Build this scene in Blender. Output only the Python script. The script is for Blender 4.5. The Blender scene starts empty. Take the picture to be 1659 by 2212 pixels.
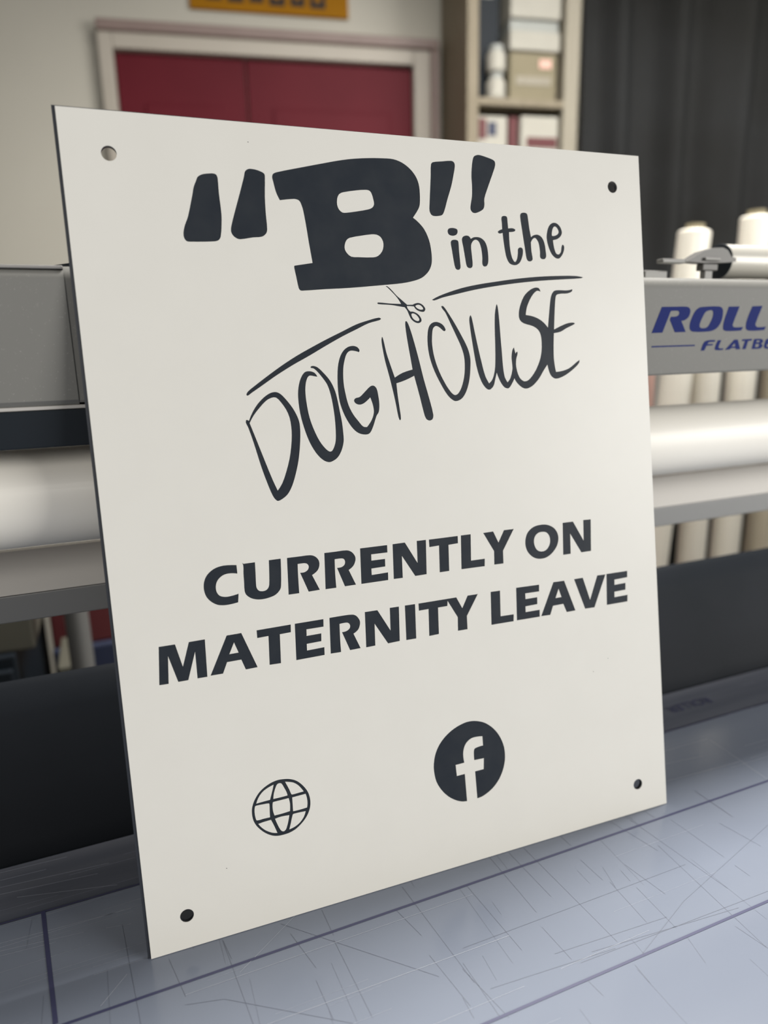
import bpy, bmesh, math, random
from mathutils import Matrix, Vector

S = bpy.context.scene
COL = S.collection
random.seed(7)
TABLE_Z = 0.8496            # height of the mat's surface
BEAM_Y = 0.4535             # front face of the gantry beam

# ---------------------------------------------------------------- camera
cam = bpy.data.cameras.new('camera')
cam.sensor_fit = 'VERTICAL'
cam.sensor_height = 24.0
cam.sensor_width = 18.0
cam.lens = 24.0 * 1488.74 / 2212.0
cam.clip_start = 0.02
cam.dof.use_dof = True
cam.dof.focus_distance = 0.455
cam.dof.aperture_fstop = 2.4
cam_o = bpy.data.objects.new('camera', cam)
COL.objects.link(cam_o)
P_, Y_, R_ = 0.2346, 0.3827, -0.0235        # pitch down, yaw to the right, roll
fw = Vector((math.sin(Y_) * math.cos(P_), math.cos(Y_) * math.cos(P_), -math.sin(P_)))
rt = Vector((math.cos(Y_), -math.sin(Y_), 0))
up = rt.cross(fw)
r2 = rt * math.cos(R_) + up * math.sin(R_)
u2 = up * math.cos(R_) - rt * math.sin(R_)
cam_o.matrix_world = Matrix(((r2.x, u2.x, -fw.x, 0), (r2.y, u2.y, -fw.y, 0), (r2.z, u2.z, -fw.z, 1.2166), (0, 0, 0, 1)))
S.camera = cam_o

# ---------------------------------------------------------------- world, lamps, exposure
S.view_settings.view_transform = 'Standard'
S.view_settings.look = 'None'
S.view_settings.exposure = 0.0
S.view_settings.gamma = 1.0
S.view_settings.use_curve_mapping = False
w = bpy.data.worlds.new('room_ambience')
S.world = w
w.use_nodes = True
w.node_tree.nodes['Background'].inputs[0].default_value = (0.95, 0.97, 1.0, 1)
w.node_tree.nodes['Background'].inputs[1].default_value = 0.09


def overhead_light(loc, sx, sy, power, color, spread=180.0):
    l = bpy.data.lights.new('overhead_light', 'AREA')
    l.shape = 'RECTANGLE'
    l.size, l.size_y = sx, sy
    l.spread = math.radians(spread)       # narrowed on the main lamp to keep its light off the shelf
    l.energy = power
    l.color = color
    o = bpy.data.objects.new('overhead_light', l)
    o.location = loc
    COL.objects.link(o)


def added_front_light(loc, target, sx, sy, power, color):
    l = bpy.data.lights.new('added_front_light', 'AREA')
    l.shape = 'RECTANGLE'
    l.size, l.size_y = sx, sy
    l.energy = power
    l.color = color
    o = bpy.data.objects.new('added_front_light', l)
    o.location = loc
    o.rotation_euler = (Vector(target) - Vector(loc)).to_track_quat('-Z', 'Y').to_euler()
    COL.objects.link(o)


overhead_light((1.05, 0.87, 2.9), 1.2, 0.35, 74, (1.0, 0.97, 0.92), spread=150.0)
overhead_light((0.2, 1.2, 2.9), 1.2, 0.35, 7, (1.0, 0.95, 0.86))  # extra unseen lamp, added to brighten the back wall
added_front_light((-1.3, -1.9, 2.1), (0.0, 0.45, 1.1), 1.0, 1.2, 28, (1.0, 0.96, 0.90))  # fill added at front left to brighten the roller's left end
added_front_light((2.9, -1.9, 1.7), (0.3, 0.45, 1.1), 2.0, 1.4, 116, (1.0, 0.98, 0.94))  # unseen front light, added to lift the sign face above the mat

SIGN_SHAPES = [
    ('quotation_mark', '6296,44175 6281,44065 6277,43955 6290,43851 6318,43773 6362,43701 6418,43647 6484,43622 6562,43614 6642,43614 7076,43622 7516,43638 7958,43664 8075,43675 8193,43697 8297,43740 8370,43804 8430,43890 8467,43983 8535,44310 8580,44643 8616,44976 8629,45152 8634,45328 8633,45502 8624,45852 8610,46200 8600,46549 8604,46833 8612,47117 8609,47398 8601,47472 8583,47544 8549,47602 8503,47637 8442,47659 8378,47670 8280,47673 8180,47665 8080,47652 7957,47637 7833,47617 7713,47585 7615,47545 7520,47492 7438,47427 7388,47358 7352,47276 7317,47194 7253,47063 7190,46931 7136,46797 7097,46667 7066,46536 7033,46405 6908,45967 6782,45529 6645,45094 6573,44917 6489,44743 6412,44568 6366,44438 6326,44307'),
    ('quotation_mark', '9111,44334 9123,44241 9155,44151 9200,44071 9262,44001 9337,43941 9420,43892 9492,43864 9572,43847 9653,43846 9906,43880 10161,43930 10418,43975 10606,43992 10794,44005 10977,44039 11081,44086 11179,44156 11259,44237 11308,44320 11339,44414 11354,44509 11364,44812 11357,45115 11354,45417 11362,45775 11373,46133 11391,46491 11428,46894 11471,47297 11503,47697 11501,47758 11486,47816 11456,47861 11362,47922 11252,47969 11138,48008 11029,48037 10916,48059 10801,48073 10710,48082 10617,48084 10527,48069 10446,48036 10368,47986 10310,47924 10258,47809 10227,47682 10193,47555 10093,47263 9990,46971 9887,46680 9750,46299 9611,45919 9475,45538 9378,45271 9283,45003 9196,44734 9156,44600 9124,44465'),
    ('letter', '11951,47644 11958,47715 11977,47787 12012,47848 12078,47902 12161,47945 12247,47975 12796,48118 13353,48250 13915,48381 14398,48496 14885,48611 15375,48725 15700,48801 16026,48876 16354,48947 16657,49007 16961,49063 17267,49111 17649,49160 18033,49202 18418,49237 18753,49261 19090,49278 19427,49290 19663,49298 19900,49299 20130,49280 20344,49238 20552,49175 20747,49094 20936,48991 21113,48870 21277,48735 21414,48600 21537,48451 21643,48292 21723,48136 21785,47970 21830,47799 21857,47612 21867,47419 21866,47224 21859,46983 21842,46740 21809,46499 21780,46386 21735,46274 21677,46167 21543,45971 21397,45781 21243,45592 21384,45492 21520,45387 21647,45275 21783,45138 21911,44992 22020,44837 22129,44629 22221,44411 22297,44188 22344,43997 22376,43801 22399,43604 22415,43409 22422,43213 22420,43016 22411,42868 22393,42719 22360,42573 22315,42445 22255,42320 22183,42201 22103,42095 22012,41995 21913,41903 21791,41805 21661,41715 21523,41640 21333,41564 21137,41503 20938,41451 20666,41390 20392,41339 20119,41297 19716,41250 19315,41213 18917,41178 18075,41103 17243,41031 16422,40967 15838,40931 15260,40902 14687,40871 14204,40837 13724,40800 13249,40773 13197,40775 13147,40785 13107,40807 13071,40849 13044,40902 13027,40959 12988,41186 12959,41418 12930,41649 12901,41844 12872,42039 12853,42233 12857,42263 12870,42294 12889,42316 12919,42329 12956,42334 12992,42339 13350,42396 13711,42453 14073,42510 14028,42943 13983,43375 13940,43806 13910,44150 13882,44493 13851,44835 13821,45132 13788,45427 13749,45721 13729,45835 13703,45948 13671,46058 13645,46141 13613,46221 13570,46292 13527,46333 13472,46365 13413,46387 13334,46404 13250,46411 13165,46409 12878,46378 12591,46338 12304,46293 12230,46458 12161,46624 12104,46794 12058,46991 12024,47191 11991,47392 11973,47475 11956,47559', '16061,46583 16024,46373 16025,46165 16059,46021 16128,45892 16220,45791 16338,45720 16464,45704 16601,45717 16983,45772 17368,45840 17759,45911 18148,46000 18298,46053 18429,46132 18506,46233 18547,46350 18543,46508 18512,46666 18478,46844 18425,47014 18368,47111 18285,47183 18159,47215 18019,47218 17711,47193 17403,47151 16940,47078 16484,46985 16337,46934 16211,46853 16118,46727', '16311,43662 16294,43520 16310,43381 16368,43253 16455,43139 16569,43030 16705,42954 16907,42930 17122,42934 17660,42927 18202,42942 18388,42973 18560,43043 18725,43175 18858,43336 18936,43494 18979,43662 18994,43825 18974,43984 18914,44135 18818,44265 18698,44348 18556,44399 18385,44418 18208,44410 17876,44367 17545,44311 17113,44239 16693,44144 16559,44079 16452,43982 16365,43829'),
    ('quotation_mark', '22521,46532 22501,46384 22485,46237 22486,46093 22504,46003 22539,45917 22590,45843 22644,45800 22714,45771 22789,45756 22925,45753 23066,45765 23205,45787 23288,45806 23370,45834 23436,45877 23507,45967 23562,46071 23609,46178 23702,46413 23785,46650 23872,46887 23993,47186 24117,47485 24233,47785 24315,48032 24388,48281 24457,48530 24514,48729 24566,48927 24603,49124 24606,49207 24593,49288 24561,49356 24510,49403 24438,49438 24360,49452 24112,49438 23858,49403 23605,49366 23392,49344 23181,49319 22980,49275 22915,49239 22860,49183 22829,49121 22786,48870 22766,48614 22745,48357 22670,47749 22594,47141'),
    ('quotation_mark', '25595,46524 25584,46434 25584,46345 25602,46263 25639,46198 25694,46140 25761,46099 25841,46080 25931,46078 26019,46095 26209,46163 26396,46251 26557,46357 26622,46441 26659,46543 26683,46647 26695,46797 26694,46948 26715,47098 26815,47367 26936,47634 27061,47900 27197,48195 27336,48489 27474,48783 27558,48962 27640,49141 27705,49321 27726,49424 27731,49528 27709,49620 27659,49677 27583,49721 27500,49755 27320,49813 27133,49861 26945,49904 26791,49939 26634,49970 26476,49983 26372,49973 26265,49945 26170,49903 26111,49857 26063,49796 26029,49731 25978,49584 25940,49433 25910,49281 25869,49033 25836,48784 25813,48537 25808,48339 25812,48142 25812,47944 25801,47697 25785,47448 25757,47200 25708,46974 25646,46749'),
    ('letter_dot', '23727,44769 23735,44836 23763,44905 23808,44956 23897,44996 24003,45019 24108,45026 24227,45019 24344,44997 24440,44956 24476,44907 24489,44839 24485,44772 24463,44703 24423,44636 24369,44582 24291,44540 24200,44512 24110,44500 24007,44505 23904,44526 23820,44565 23771,44621 23739,44694'),
    ('letter', '23907,44049 23923,44106 23957,44161 24003,44200 24081,44230 24171,44244 24259,44245 24337,44236 24412,44214 24466,44177 24493,44113 24499,44034 24500,43954 24503,43806 24500,43656 24500,43507 24509,43258 24520,43010 24529,42761 24535,42635 24539,42509 24527,42386 24506,42334 24468,42284 24423,42250 24363,42234 24295,42233 24236,42247 24186,42279 24145,42326 24118,42380 24078,42549 24053,42725 24031,42900 24003,43123 23979,43346 23955,43568 23932,43729 23911,43891'),
    ('letter', '24769,44260 24784,44333 24819,44406 24870,44464 24947,44509 25040,44539 25132,44554 25206,44551 25280,44532 25342,44501 25390,44457 25427,44401 25459,44340 25561,44396 25665,44442 25770,44469 25916,44479 26064,44469 26200,44437 26326,44377 26440,44295 26531,44198 26606,44072 26658,43931 26694,43787 26723,43588 26735,43385 26737,43182 26734,43029 26719,42875 26687,42725 26654,42647 26603,42572 26540,42517 26470,42494 26388,42490 26321,42506 26275,42549 26244,42612 26229,42679 26231,42816 26249,42956 26259,43096 26254,43298 26242,43500 26216,43699 26185,43855 26141,44009 26075,44147 26014,44214 25931,44266 25843,44291 25767,44281 25686,44244 25621,44195 25546,44108 25486,44008 25453,43905 25439,43682 25451,43456 25463,43230 25474,43003 25484,42776 25474,42552 25452,42488 25411,42428 25358,42385 25290,42364 25212,42361 25142,42374 25085,42405 25037,42452 25006,42507 24968,42664 24948,42828 24931,42993 24900,43242 24871,43491 24841,43739 24811,43914 24780,44087'),
    ('letter', '27966,45879 28009,45928 28079,45965 28151,45985 28242,45988 28334,45972 28397,45934 28431,45836 28435,45715 28436,45593 28443,45442 28446,45289 28448,45137 28572,45156 28693,45168 28809,45165 28895,45144 28977,45108 29027,45065 29019,45025 28979,44978 28928,44947 28795,44914 28651,44897 28502,44887 28496,44741 28491,44596 28490,44451 28492,44221 28498,43991 28513,43763 28533,43583 28561,43404 28602,43228 28637,43121 28684,43018 28743,42923 28781,42883 28830,42851 28873,42848 28932,42906 28985,42993 29025,43083 29064,43210 29092,43340 29115,43470 29121,43562 29122,43655 29143,43740 29183,43791 29242,43835 29305,43860 29379,43860 29457,43840 29510,43803 29540,43720 29544,43619 29536,43518 29516,43401 29483,43283 29439,43168 29383,43045 29316,42925 29233,42816 29151,42745 29053,42684 28949,42641 28851,42623 28748,42623 28650,42636 28547,42663 28449,42705 28371,42762 28287,42876 28223,43007 28174,43142 28130,43316 28101,43496 28077,43675 28052,43878 28032,44081 28014,44284 28000,44462 27989,44639 27980,44817 27884,44788 27793,44770 27710,44770 27659,44794 27616,44838 27603,44880 27638,44923 27703,44964 27771,45000 27832,45027 27896,45048 27962,45067 27964,45211 27965,45356 27966,45500 27957,45630 27948,45760'),
    ('letter', '29472,46015 29482,46085 29512,46155 29558,46210 29624,46246 29707,46267 29789,46273 29882,46268 29974,46247 30039,46207 30082,46114 30098,46001 30108,45887 30131,45657 30149,45426 30171,45196 30199,44996 30232,44796 30268,44597 30344,44654 30423,44705 30507,44743 30615,44773 30727,44790 30833,44785 30949,44751 31058,44695 31146,44623 31236,44503 31304,44367 31352,44224 31394,44021 31415,43811 31432,43601 31443,43497 31450,43391 31440,43288 31417,43223 31378,43160 31325,43114 31253,43088 31168,43079 31090,43085 31024,43109 30965,43149 30931,43199 30919,43323 30931,43457 30938,43590 30928,43773 30911,43955 30882,44133 30854,44227 30813,44318 30761,44402 30712,44465 30653,44521 30587,44552 30524,44544 30455,44512 30397,44469 30333,44398 30281,44318 30234,44232 30233,44012 30236,43792 30244,43573 30269,43403 30299,43234 30302,43070 30274,43010 30218,42955 30154,42919 30079,42905 29996,42909 29925,42930 29869,42973 29826,43033 29799,43098 29758,43326 29733,43559 29710,43793 29660,44203 29612,44613 29566,45022 29527,45353 29489,45685'),
    ('letter', '31560,44542 31563,44685 31583,44830 31616,44973 31663,45123 31723,45271 31804,45408 31886,45499 31988,45579 32100,45637 32208,45664 32326,45669 32430,45649 32551,45588 32659,45501 32745,45402 32815,45282 32863,45148 32881,45014 32862,44919 32814,44822 32749,44735 32664,44656 32561,44586 32452,44530 32336,44489 32214,44462 32088,44440 32095,44323 32106,44205 32121,44089 32143,43957 32171,43826 32209,43698 32240,43618 32281,43542 32336,43481 32392,43455 32462,43444 32524,43453 32592,43497 32653,43561 32697,43631 32731,43747 32749,43868 32777,43988 32804,44053 32841,44116 32882,44148 32930,44133 32981,44087 33008,44033 33008,43918 32985,43796 32947,43676 32897,43565 32832,43457 32755,43356 32682,43275 32597,43202 32504,43153 32412,43142 32311,43155 32223,43187 32103,43261 31996,43352 31910,43455 31810,43628 31730,43811 31664,43998 31614,44176 31578,44359', '32023,44752 32017,44912 32065,45105 32107,45230 32175,45343 32243,45394 32320,45411 32419,45359 32500,45276 32567,45165 32598,45044 32578,44960 32522,44885 32409,44810 32278,44760 32131,44732'),
    ('roof_stroke', '22205,40210 22327,40275 22451,40338 22577,40396 22775,40477 22976,40552 23179,40621 23607,40757 24040,40886 24478,41003 24940,41106 25407,41196 25878,41278 26348,41351 26822,41417 27299,41481 27838,41554 28381,41625 28928,41690 29477,41747 30031,41798 30589,41841 31118,41876 31651,41903 32188,41923 32728,41940 33271,41949 33816,41943 34049,41927 34280,41895 34511,41855 34440,41819 34367,41789 34291,41773 33741,41731 33192,41704 32647,41675 32011,41637 31381,41598 30756,41553 30134,41501 29518,41444 28907,41380 28299,41309 27696,41232 27098,41150 26562,41071 26030,40987 25503,40896 25005,40798 24511,40693 24021,40587 23676,40514 23332,40440 22992,40360 22790,40296 22592,40226 22393,40173 22331,40171 22268,40186'),
    ('roof_stroke', '9113,34414 9141,34482 9190,34552 9249,34614 9391,34730 9543,34836 9697,34941 9969,35128 10243,35314 10520,35498 10844,35710 11170,35921 11501,36127 11825,36320 12154,36510 12488,36693 12840,36877 13198,37054 13558,37230 13916,37402 14276,37572 14640,37739 15002,37901 15368,38060 15735,38220 16049,38363 16364,38507 16686,38638 16972,38734 17263,38818 17557,38896 17796,38960 18036,39018 18274,39056 18337,39046 18396,39016 18425,38983 18405,38950 18354,38915 18299,38889 18047,38825 17791,38770 17541,38701 17242,38582 16950,38448 16658,38315 16339,38178 16021,38041 15707,37899 15310,37708 14917,37513 14528,37316 14138,37112 13751,36907 13364,36706 12981,36516 12599,36330 12221,36140 11839,35936 11461,35726 11088,35513 10785,35330 10487,35142 10189,34956 9941,34804 9693,34653 9447,34502 9360,34442 9273,34381 9189,34341 9155,34350 9123,34380'),
    ('letter', '8943,32832 8968,32843 8992,32850 9014,32849 9053,32835 9090,32813 9126,32787 9201,32948 9279,33106 9366,33260 9477,33433 9597,33602 9727,33762 9871,33915 10025,34059 10188,34192 10330,34292 10480,34380 10636,34450 10753,34483 10876,34497 10995,34491 11092,34462 11185,34414 11268,34353 11385,34240 11492,34116 11593,33986 11717,33821 11834,33651 11945,33475 12023,33334 12095,33188 12160,33039 12216,32897 12265,32753 12303,32605 12325,32464 12335,32320 12337,32176 12331,31963 12316,31749 12295,31536 12267,31300 12233,31064 12195,30828 12148,30568 12097,30309 12037,30052 11959,29769 11873,29489 11779,29211 11694,28977 11601,28744 11497,28518 11409,28351 11311,28191 11199,28042 11105,27945 10999,27859 10886,27784 10764,27713 10635,27652 10510,27620 10448,27634 10390,27678 10340,27729 10279,27810 10228,27900 10185,27994 10102,28211 10028,28432 9960,28655 9847,29040 9740,29427 9641,29814 9522,30338 9411,30863 9295,31384 9215,31717 9130,32048 9039,32376 9002,32471 8959,32565 8927,32660 8923,32716 8930,32774', '9155,32647 9299,32886 9457,33116 9645,33337 9847,33547 10070,33772 10309,33977 10487,34080 10679,34148 10826,34169 10963,34142 11105,34021 11223,33863 11391,33617 11536,33355 11636,33109 11707,32852 11748,32569 11764,32282 11766,31998 11749,31714 11708,31361 11649,31009 11570,30622 11471,30238 11334,29818 11178,29405 11032,29055 10862,28717 10709,28493 10534,28282 10400,28631 10276,28982 10079,29600 9891,30217 9675,30937 9460,31652 9308,32151'),
    ('letter', '13369,35928 13362,35955 13372,35993 13392,36019 13443,36038 13504,36046 13563,36042 13651,36023 13737,35993 13814,35950 13936,35850 14049,35737 14156,35618 14299,35453 14437,35283 14560,35104 14658,34928 14742,34744 14813,34555 14871,34365 14915,34170 14952,33973 14996,33683 15031,33392 15066,33100 15099,32857 15131,32613 15156,32369 15173,32102 15183,31834 15186,31566 15187,31395 15181,31224 15157,31057 15107,30862 15039,30670 14955,30486 14870,30337 14769,30195 14653,30070 14544,29986 14421,29918 14293,29863 14205,29835 14113,29820 14025,29826 13897,29864 13774,29923 13664,29999 13513,30140 13376,30297 13256,30464 13112,30704 12986,30955 12877,31211 12767,31523 12674,31841 12593,32160 12522,32470 12464,32783 12420,33096 12391,33427 12377,33759 12378,34091 12390,34303 12416,34515 12456,34724 12507,34914 12571,35101 12652,35281 12732,35421 12828,35554 12942,35659 13043,35704 13161,35721 13277,35719 13391,35699 13502,35659 13598,35602 13665,35531 13717,35444 13761,35347 13688,35362 13615,35377 13543,35391 13444,35414 13345,35436 13252,35436 13191,35408 13135,35358 13093,35300 13032,35179 12984,35049 12949,34916 12915,34730 12894,34541 12884,34352 12882,34115 12891,33877 12908,33640 12934,33352 12968,33064 13016,32779 13078,32509 13154,32242 13241,31977 13332,31727 13433,31479 13548,31238 13646,31066 13757,30901 13879,30745 13963,30651 14058,30565 14160,30507 14226,30502 14298,30524 14354,30566 14447,30704 14523,30861 14583,31023 14624,31187 14649,31357 14665,31526 14683,31840 14692,32154 14693,32468 14685,32759 14670,33049 14647,33338 14623,33605 14592,33872 14551,34135 14507,34357 14453,34576 14383,34788 14309,34941 14218,35086 14122,35227 14016,35378 13906,35525 13789,35666 13715,35747 13636,35823 13550,35887 13488,35905 13420,35911'),
    ('letter', '16710,36837 16737,36887 16754,36935 16753,36980 16719,37054 16666,37124 16601,37178 16509,37221 16405,37248 16300,37257 16181,37248 16061,37221 15949,37178 15831,37111 15720,37029 15624,36934 15522,36803 15433,36660 15360,36511 15285,36314 15226,36111 15180,35907 15138,35646 15110,35383 15089,35120 15074,34880 15065,34640 15065,34401 15072,34158 15087,33916 15116,33676 15160,33453 15219,33233 15288,33015 15362,32813 15447,32614 15542,32419 15644,32236 15756,32057 15882,31888 15989,31769 16109,31660 16242,31572 16386,31510 16542,31468 16699,31447 16812,31449 16926,31473 17019,31523 17126,31646 17213,31795 17291,31949 17392,32176 17483,32408 17584,32635 17644,32719 17713,32798 17763,32884 17807,33051 17832,33224 17845,33397 17846,33595 17834,33792 17815,33989 17799,34141 17776,34292 17733,34434 17689,34511 17626,34579 17552,34625 17477,34637 17392,34627 17315,34598 17169,34494 17032,34372 16895,34249 16773,34140 16651,34030 16520,33937 16416,33904 16304,33888 16203,33857 16152,33815 16113,33759 16098,33702 16116,33635 16158,33567 16213,33514 16292,33469 16384,33439 16477,33428 16585,33441 16694,33474 16795,33522 16952,33625 17101,33742 17246,33867 17307,33671 17361,33472 17401,33272 17418,33125 17421,32975 17403,32829 17357,32668 17289,32510 17207,32361 17103,32213 16984,32074 16858,31939 16758,31942 16666,31956 16589,31992 16484,32093 16394,32215 16307,32339 16185,32500 16067,32664 15962,32834 15863,33027 15777,33226 15705,33430 15648,33647 15605,33868 15571,34089 15532,34355 15501,34621 15487,34888 15490,35200 15509,35513 15544,35823 15580,36016 15631,36206 15692,36394 15741,36530 15801,36664 15878,36785 15946,36854 16030,36910 16120,36944 16231,36952 16348,36937 16463,36915 16547,36894 16629,36867'),
    ('letter', '18406,37810 18433,37769 18461,37680 18482,37590 18530,37311 18572,37031 18622,36752 18689,36485 18766,36219 18843,35952 18925,35669 19007,35386 19091,35102 19278,35209 19468,35309 19665,35394 19908,35472 20158,35536 20413,35592 20384,35846 20356,36100 20327,36354 20287,36682 20246,37009 20210,37336 20174,37691 20142,38046 20121,38401 20118,38541 20125,38682 20152,38798 20186,38810 20239,38798 20276,38770 20356,38598 20419,38410 20475,38219 20556,37924 20628,37626 20698,37326 20784,36939 20868,36549 20949,36158 21031,35737 21111,35314 21195,34891 21293,34465 21396,34039 21494,33610 21576,33244 21654,32875 21709,32506 21708,32394 21683,32282 21634,32190 21563,32139 21467,32108 21376,32104 21286,32135 21200,32192 21139,32264 21068,32438 21022,32627 20983,32818 20921,33123 20865,33428 20807,33733 20705,34213 20602,34691 20497,35168 20272,35072 20047,34981 19820,34897 19607,34830 19391,34771 19175,34717 19183,34443 19192,34169 19205,33895 19227,33596 19254,33297 19278,32997 19297,32786 19313,32575 19314,32366 19298,32308 19265,32253 19236,32236 19198,32287 19162,32375 19138,32466 19091,32765 19055,33067 19018,33368 18978,33638 18936,33908 18891,34176 18826,34536 18760,34893 18690,35250 18621,35576 18548,35902 18484,36228 18438,36521 18400,36815 18367,37110 18350,37270 18339,37432 18340,37592 18354,37681 18379,37770'),
    ('letter', '23018,38112 23052,38152 23075,38191 23078,38229 23032,38342 22965,38453 22880,38547 22765,38628 22631,38691 22492,38731 22375,38739 22252,38725 22139,38690 22037,38633 21944,38557 21873,38469 21802,38328 21752,38177 21719,38023 21681,37756 21660,37486 21656,37217 21671,36915 21703,36614 21755,36316 21830,36008 21925,35704 22034,35403 22165,35091 22310,34783 22466,34479 22603,34221 22749,33968 22917,33728 23043,33587 23189,33460 23349,33358 23445,33330 23553,33327 23657,33344 23792,33389 23922,33455 24033,33539 24169,33689 24285,33857 24382,34032 24487,34269 24574,34514 24644,34762 24710,35066 24758,35373 24796,35680 24815,35896 24823,36112 24812,36325 24777,36545 24723,36761 24652,36972 24531,37255 24392,37530 24249,37803 24104,38081 23954,38356 23799,38628 23652,38874 23501,39116 23346,39355 23246,39508 23142,39657 23025,39788 22976,39806 22914,39804 22875,39788 22870,39749 22888,39695 22914,39644 22989,39548 23072,39455 23144,39356 23267,39104 23378,38845 23490,38586 23607,38328 23724,38070 23839,37810 23961,37537 24081,37262 24188,36983 24255,36771 24309,36556 24346,36337 24362,36125 24362,35909 24350,35694 24328,35449 24294,35204 24243,34961 24173,34714 24086,34471 23982,34234 23903,34088 23806,33950 23694,33831 23614,33781 23518,33749 23430,33751 23324,33807 23226,33895 23141,33993 23007,34174 22886,34363 22777,34558 22634,34832 22502,35110 22385,35392 22276,35693 22181,35998 22104,36306 22049,36605 22013,36908 21994,37210 21997,37450 22018,37690 22050,37929 22072,38068 22106,38206 22161,38331 22216,38392 22293,38440 22371,38463 22453,38452 22537,38416 22615,38370 22712,38294 22802,38209 22898,38132 22934,38118 22975,38113'),
    ('joined_letters', '25055,39172 25089,39133 25121,39047 25143,38958 25189,38718 25226,38475 25263,38232 25323,37874 25383,37515 25446,37156 25516,36769 25589,36382 25667,35995 25736,35655 25809,35315 25902,34980 25976,34796 26069,34617 26173,34441 26283,34529 26382,34622 26460,34726 26554,34924 26627,35132 26682,35343 26730,35599 26760,35859 26783,36119 26810,36507 26830,36895 26848,37282 26858,37541 26865,37799 26877,38056 26896,38417 26919,38777 26954,39136 26987,39343 27033,39548 27087,39752 27111,39825 27143,39895 27170,39921 27200,39870 27225,39773 27241,39675 27264,39393 27278,39109 27288,38825 27298,38438 27305,38050 27312,37662 27323,37273 27335,36884 27346,36494 27351,36181 27356,35868 27370,35555 27385,35317 27410,35079 27455,34847 27504,34714 27574,34587 27654,34462 27749,34553 27834,34648 27901,34752 27988,34953 28057,35163 28108,35375 28120,35505 28115,35636 28108,35768 28100,35926 28091,36083 28096,36240 28117,36398 28152,36555 28201,36708 28236,36776 28286,36839 28342,36901 28430,36467 28485,36530 28535,36578 28576,36597 28599,36572 28612,36517 28612,36462 28571,36333 28516,36203 28475,36072 28445,35889 28430,35705 28437,35522 28476,35276 28539,35033 28635,34804 28723,34677 28845,34566 28981,34490 29101,34473 29236,34492 29354,34539 29536,34671 29701,34830 29850,35000 30004,35199 30143,35409 30265,35625 30378,35856 30473,36093 30547,36335 30600,36597 30632,36863 30647,37129 30649,37344 30634,37558 30596,37766 30549,37895 30477,38018 30386,38126 30268,38221 30131,38302 29984,38368 29744,38440 29495,38497 29261,38573 29141,38635 29034,38716 28957,38811 28910,38932 28891,39067 28893,39202 28916,39385 28960,39568 29021,39748 29123,39989 29244,40226 29389,40450 29530,40608 29697,40753 29878,40881 30026,40965 30188,41033 30353,41080 30465,41090 30581,41078 30675,41042 30734,40979 30772,40891 30798,40792 30682,40835 30573,40859 30476,40845 30313,40743 30162,40603 30033,40451 29873,40226 29734,39989 29616,39746 29549,39555 29502,39359 29466,39159 29689,39128 29909,39090 30122,39037 30310,38970 30492,38889 30664,38796 30792,38711 30909,38616 31021,38515 31102,38431 31176,38342 31248,38250 31294,38536 31341,38822 31389,39107 31450,39478 31512,39849 31585,40217 31618,40353 31662,40487 31724,40614 31791,40713 31875,40805 31977,40869 32140,40904 32321,40911 32502,40911 32677,40907 32852,40897 33027,40898 33190,40916 33352,40946 33514,40981 33507,40918 33491,40862 33456,40820 33338,40760 33201,40713 33062,40682 32871,40667 32677,40666 32486,40656 32366,40641 32247,40617 32147,40576 32095,40522 32061,40451 32040,40377 31990,40114 31953,39848 31921,39582 31866,39091 31816,38600 31768,38108 31956,38188 32145,38266 32336,38341 32529,38412 32725,38480 32924,38535 33085,38565 33250,38583 33411,38586 33486,38572 33557,38543 33581,38512 33519,38464 33411,38415 33300,38370 33136,38303 32969,38240 32805,38174 32641,38093 32479,38008 32310,37940 32122,37894 31929,37865 31732,37844 31703,37546 31677,37248 31655,36949 31635,36655 31620,36361 31616,36067 31625,35851 31644,35636 31669,35421 31688,35299 31713,35177 31741,35056 31936,35068 32130,35086 32320,35117 32523,35165 32722,35224 32912,35301 33121,35420 33320,35555 33520,35690 33621,35751 33723,35810 33825,35869 33818,35787 33800,35710 33762,35642 33624,35501 33465,35370 33297,35248 33070,35096 32834,34954 32591,34824 32400,34737 32201,34662 31999,34602 31870,34575 31737,34562 31614,34576 31494,34625 31384,34701 31295,34789 31222,34902 31171,35028 31129,35157 31089,35303 31060,35452 31035,35601 30924,35472 30814,35342 30707,35211 30571,35027 30439,34842 30295,34664 30140,34501 29975,34345 29796,34203 29646,34107 29484,34026 29315,33967 29193,33950 29065,33956 28946,33982 28819,34042 28702,34123 28594,34211 28500,34300 28415,34397 28339,34498 28297,34567 28264,34641 28235,34716 28165,34592 28091,34470 28009,34353 27921,34231 27825,34113 27714,34034 27615,34025 27501,34054 27402,34102 27305,34182 27223,34282 27152,34387 27077,34516 27014,34650 26956,34786 26909,34909 26868,35033 26830,35158 26782,35011 26733,34865 26682,34718 26636,34559 26588,34401 26515,34255 26423,34146 26307,34050 26185,33996 26082,34005 25973,34056 25884,34125 25758,34271 25652,34434 25566,34604 25465,34860 25383,35122 25316,35387 25255,35696 25208,36006 25166,36317 25117,36702 25074,37086 25033,37471 24998,37828 24965,38184 24939,38541 24931,38681 24930,38821 24944,38960 24972,39048 25015,39133'),
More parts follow.
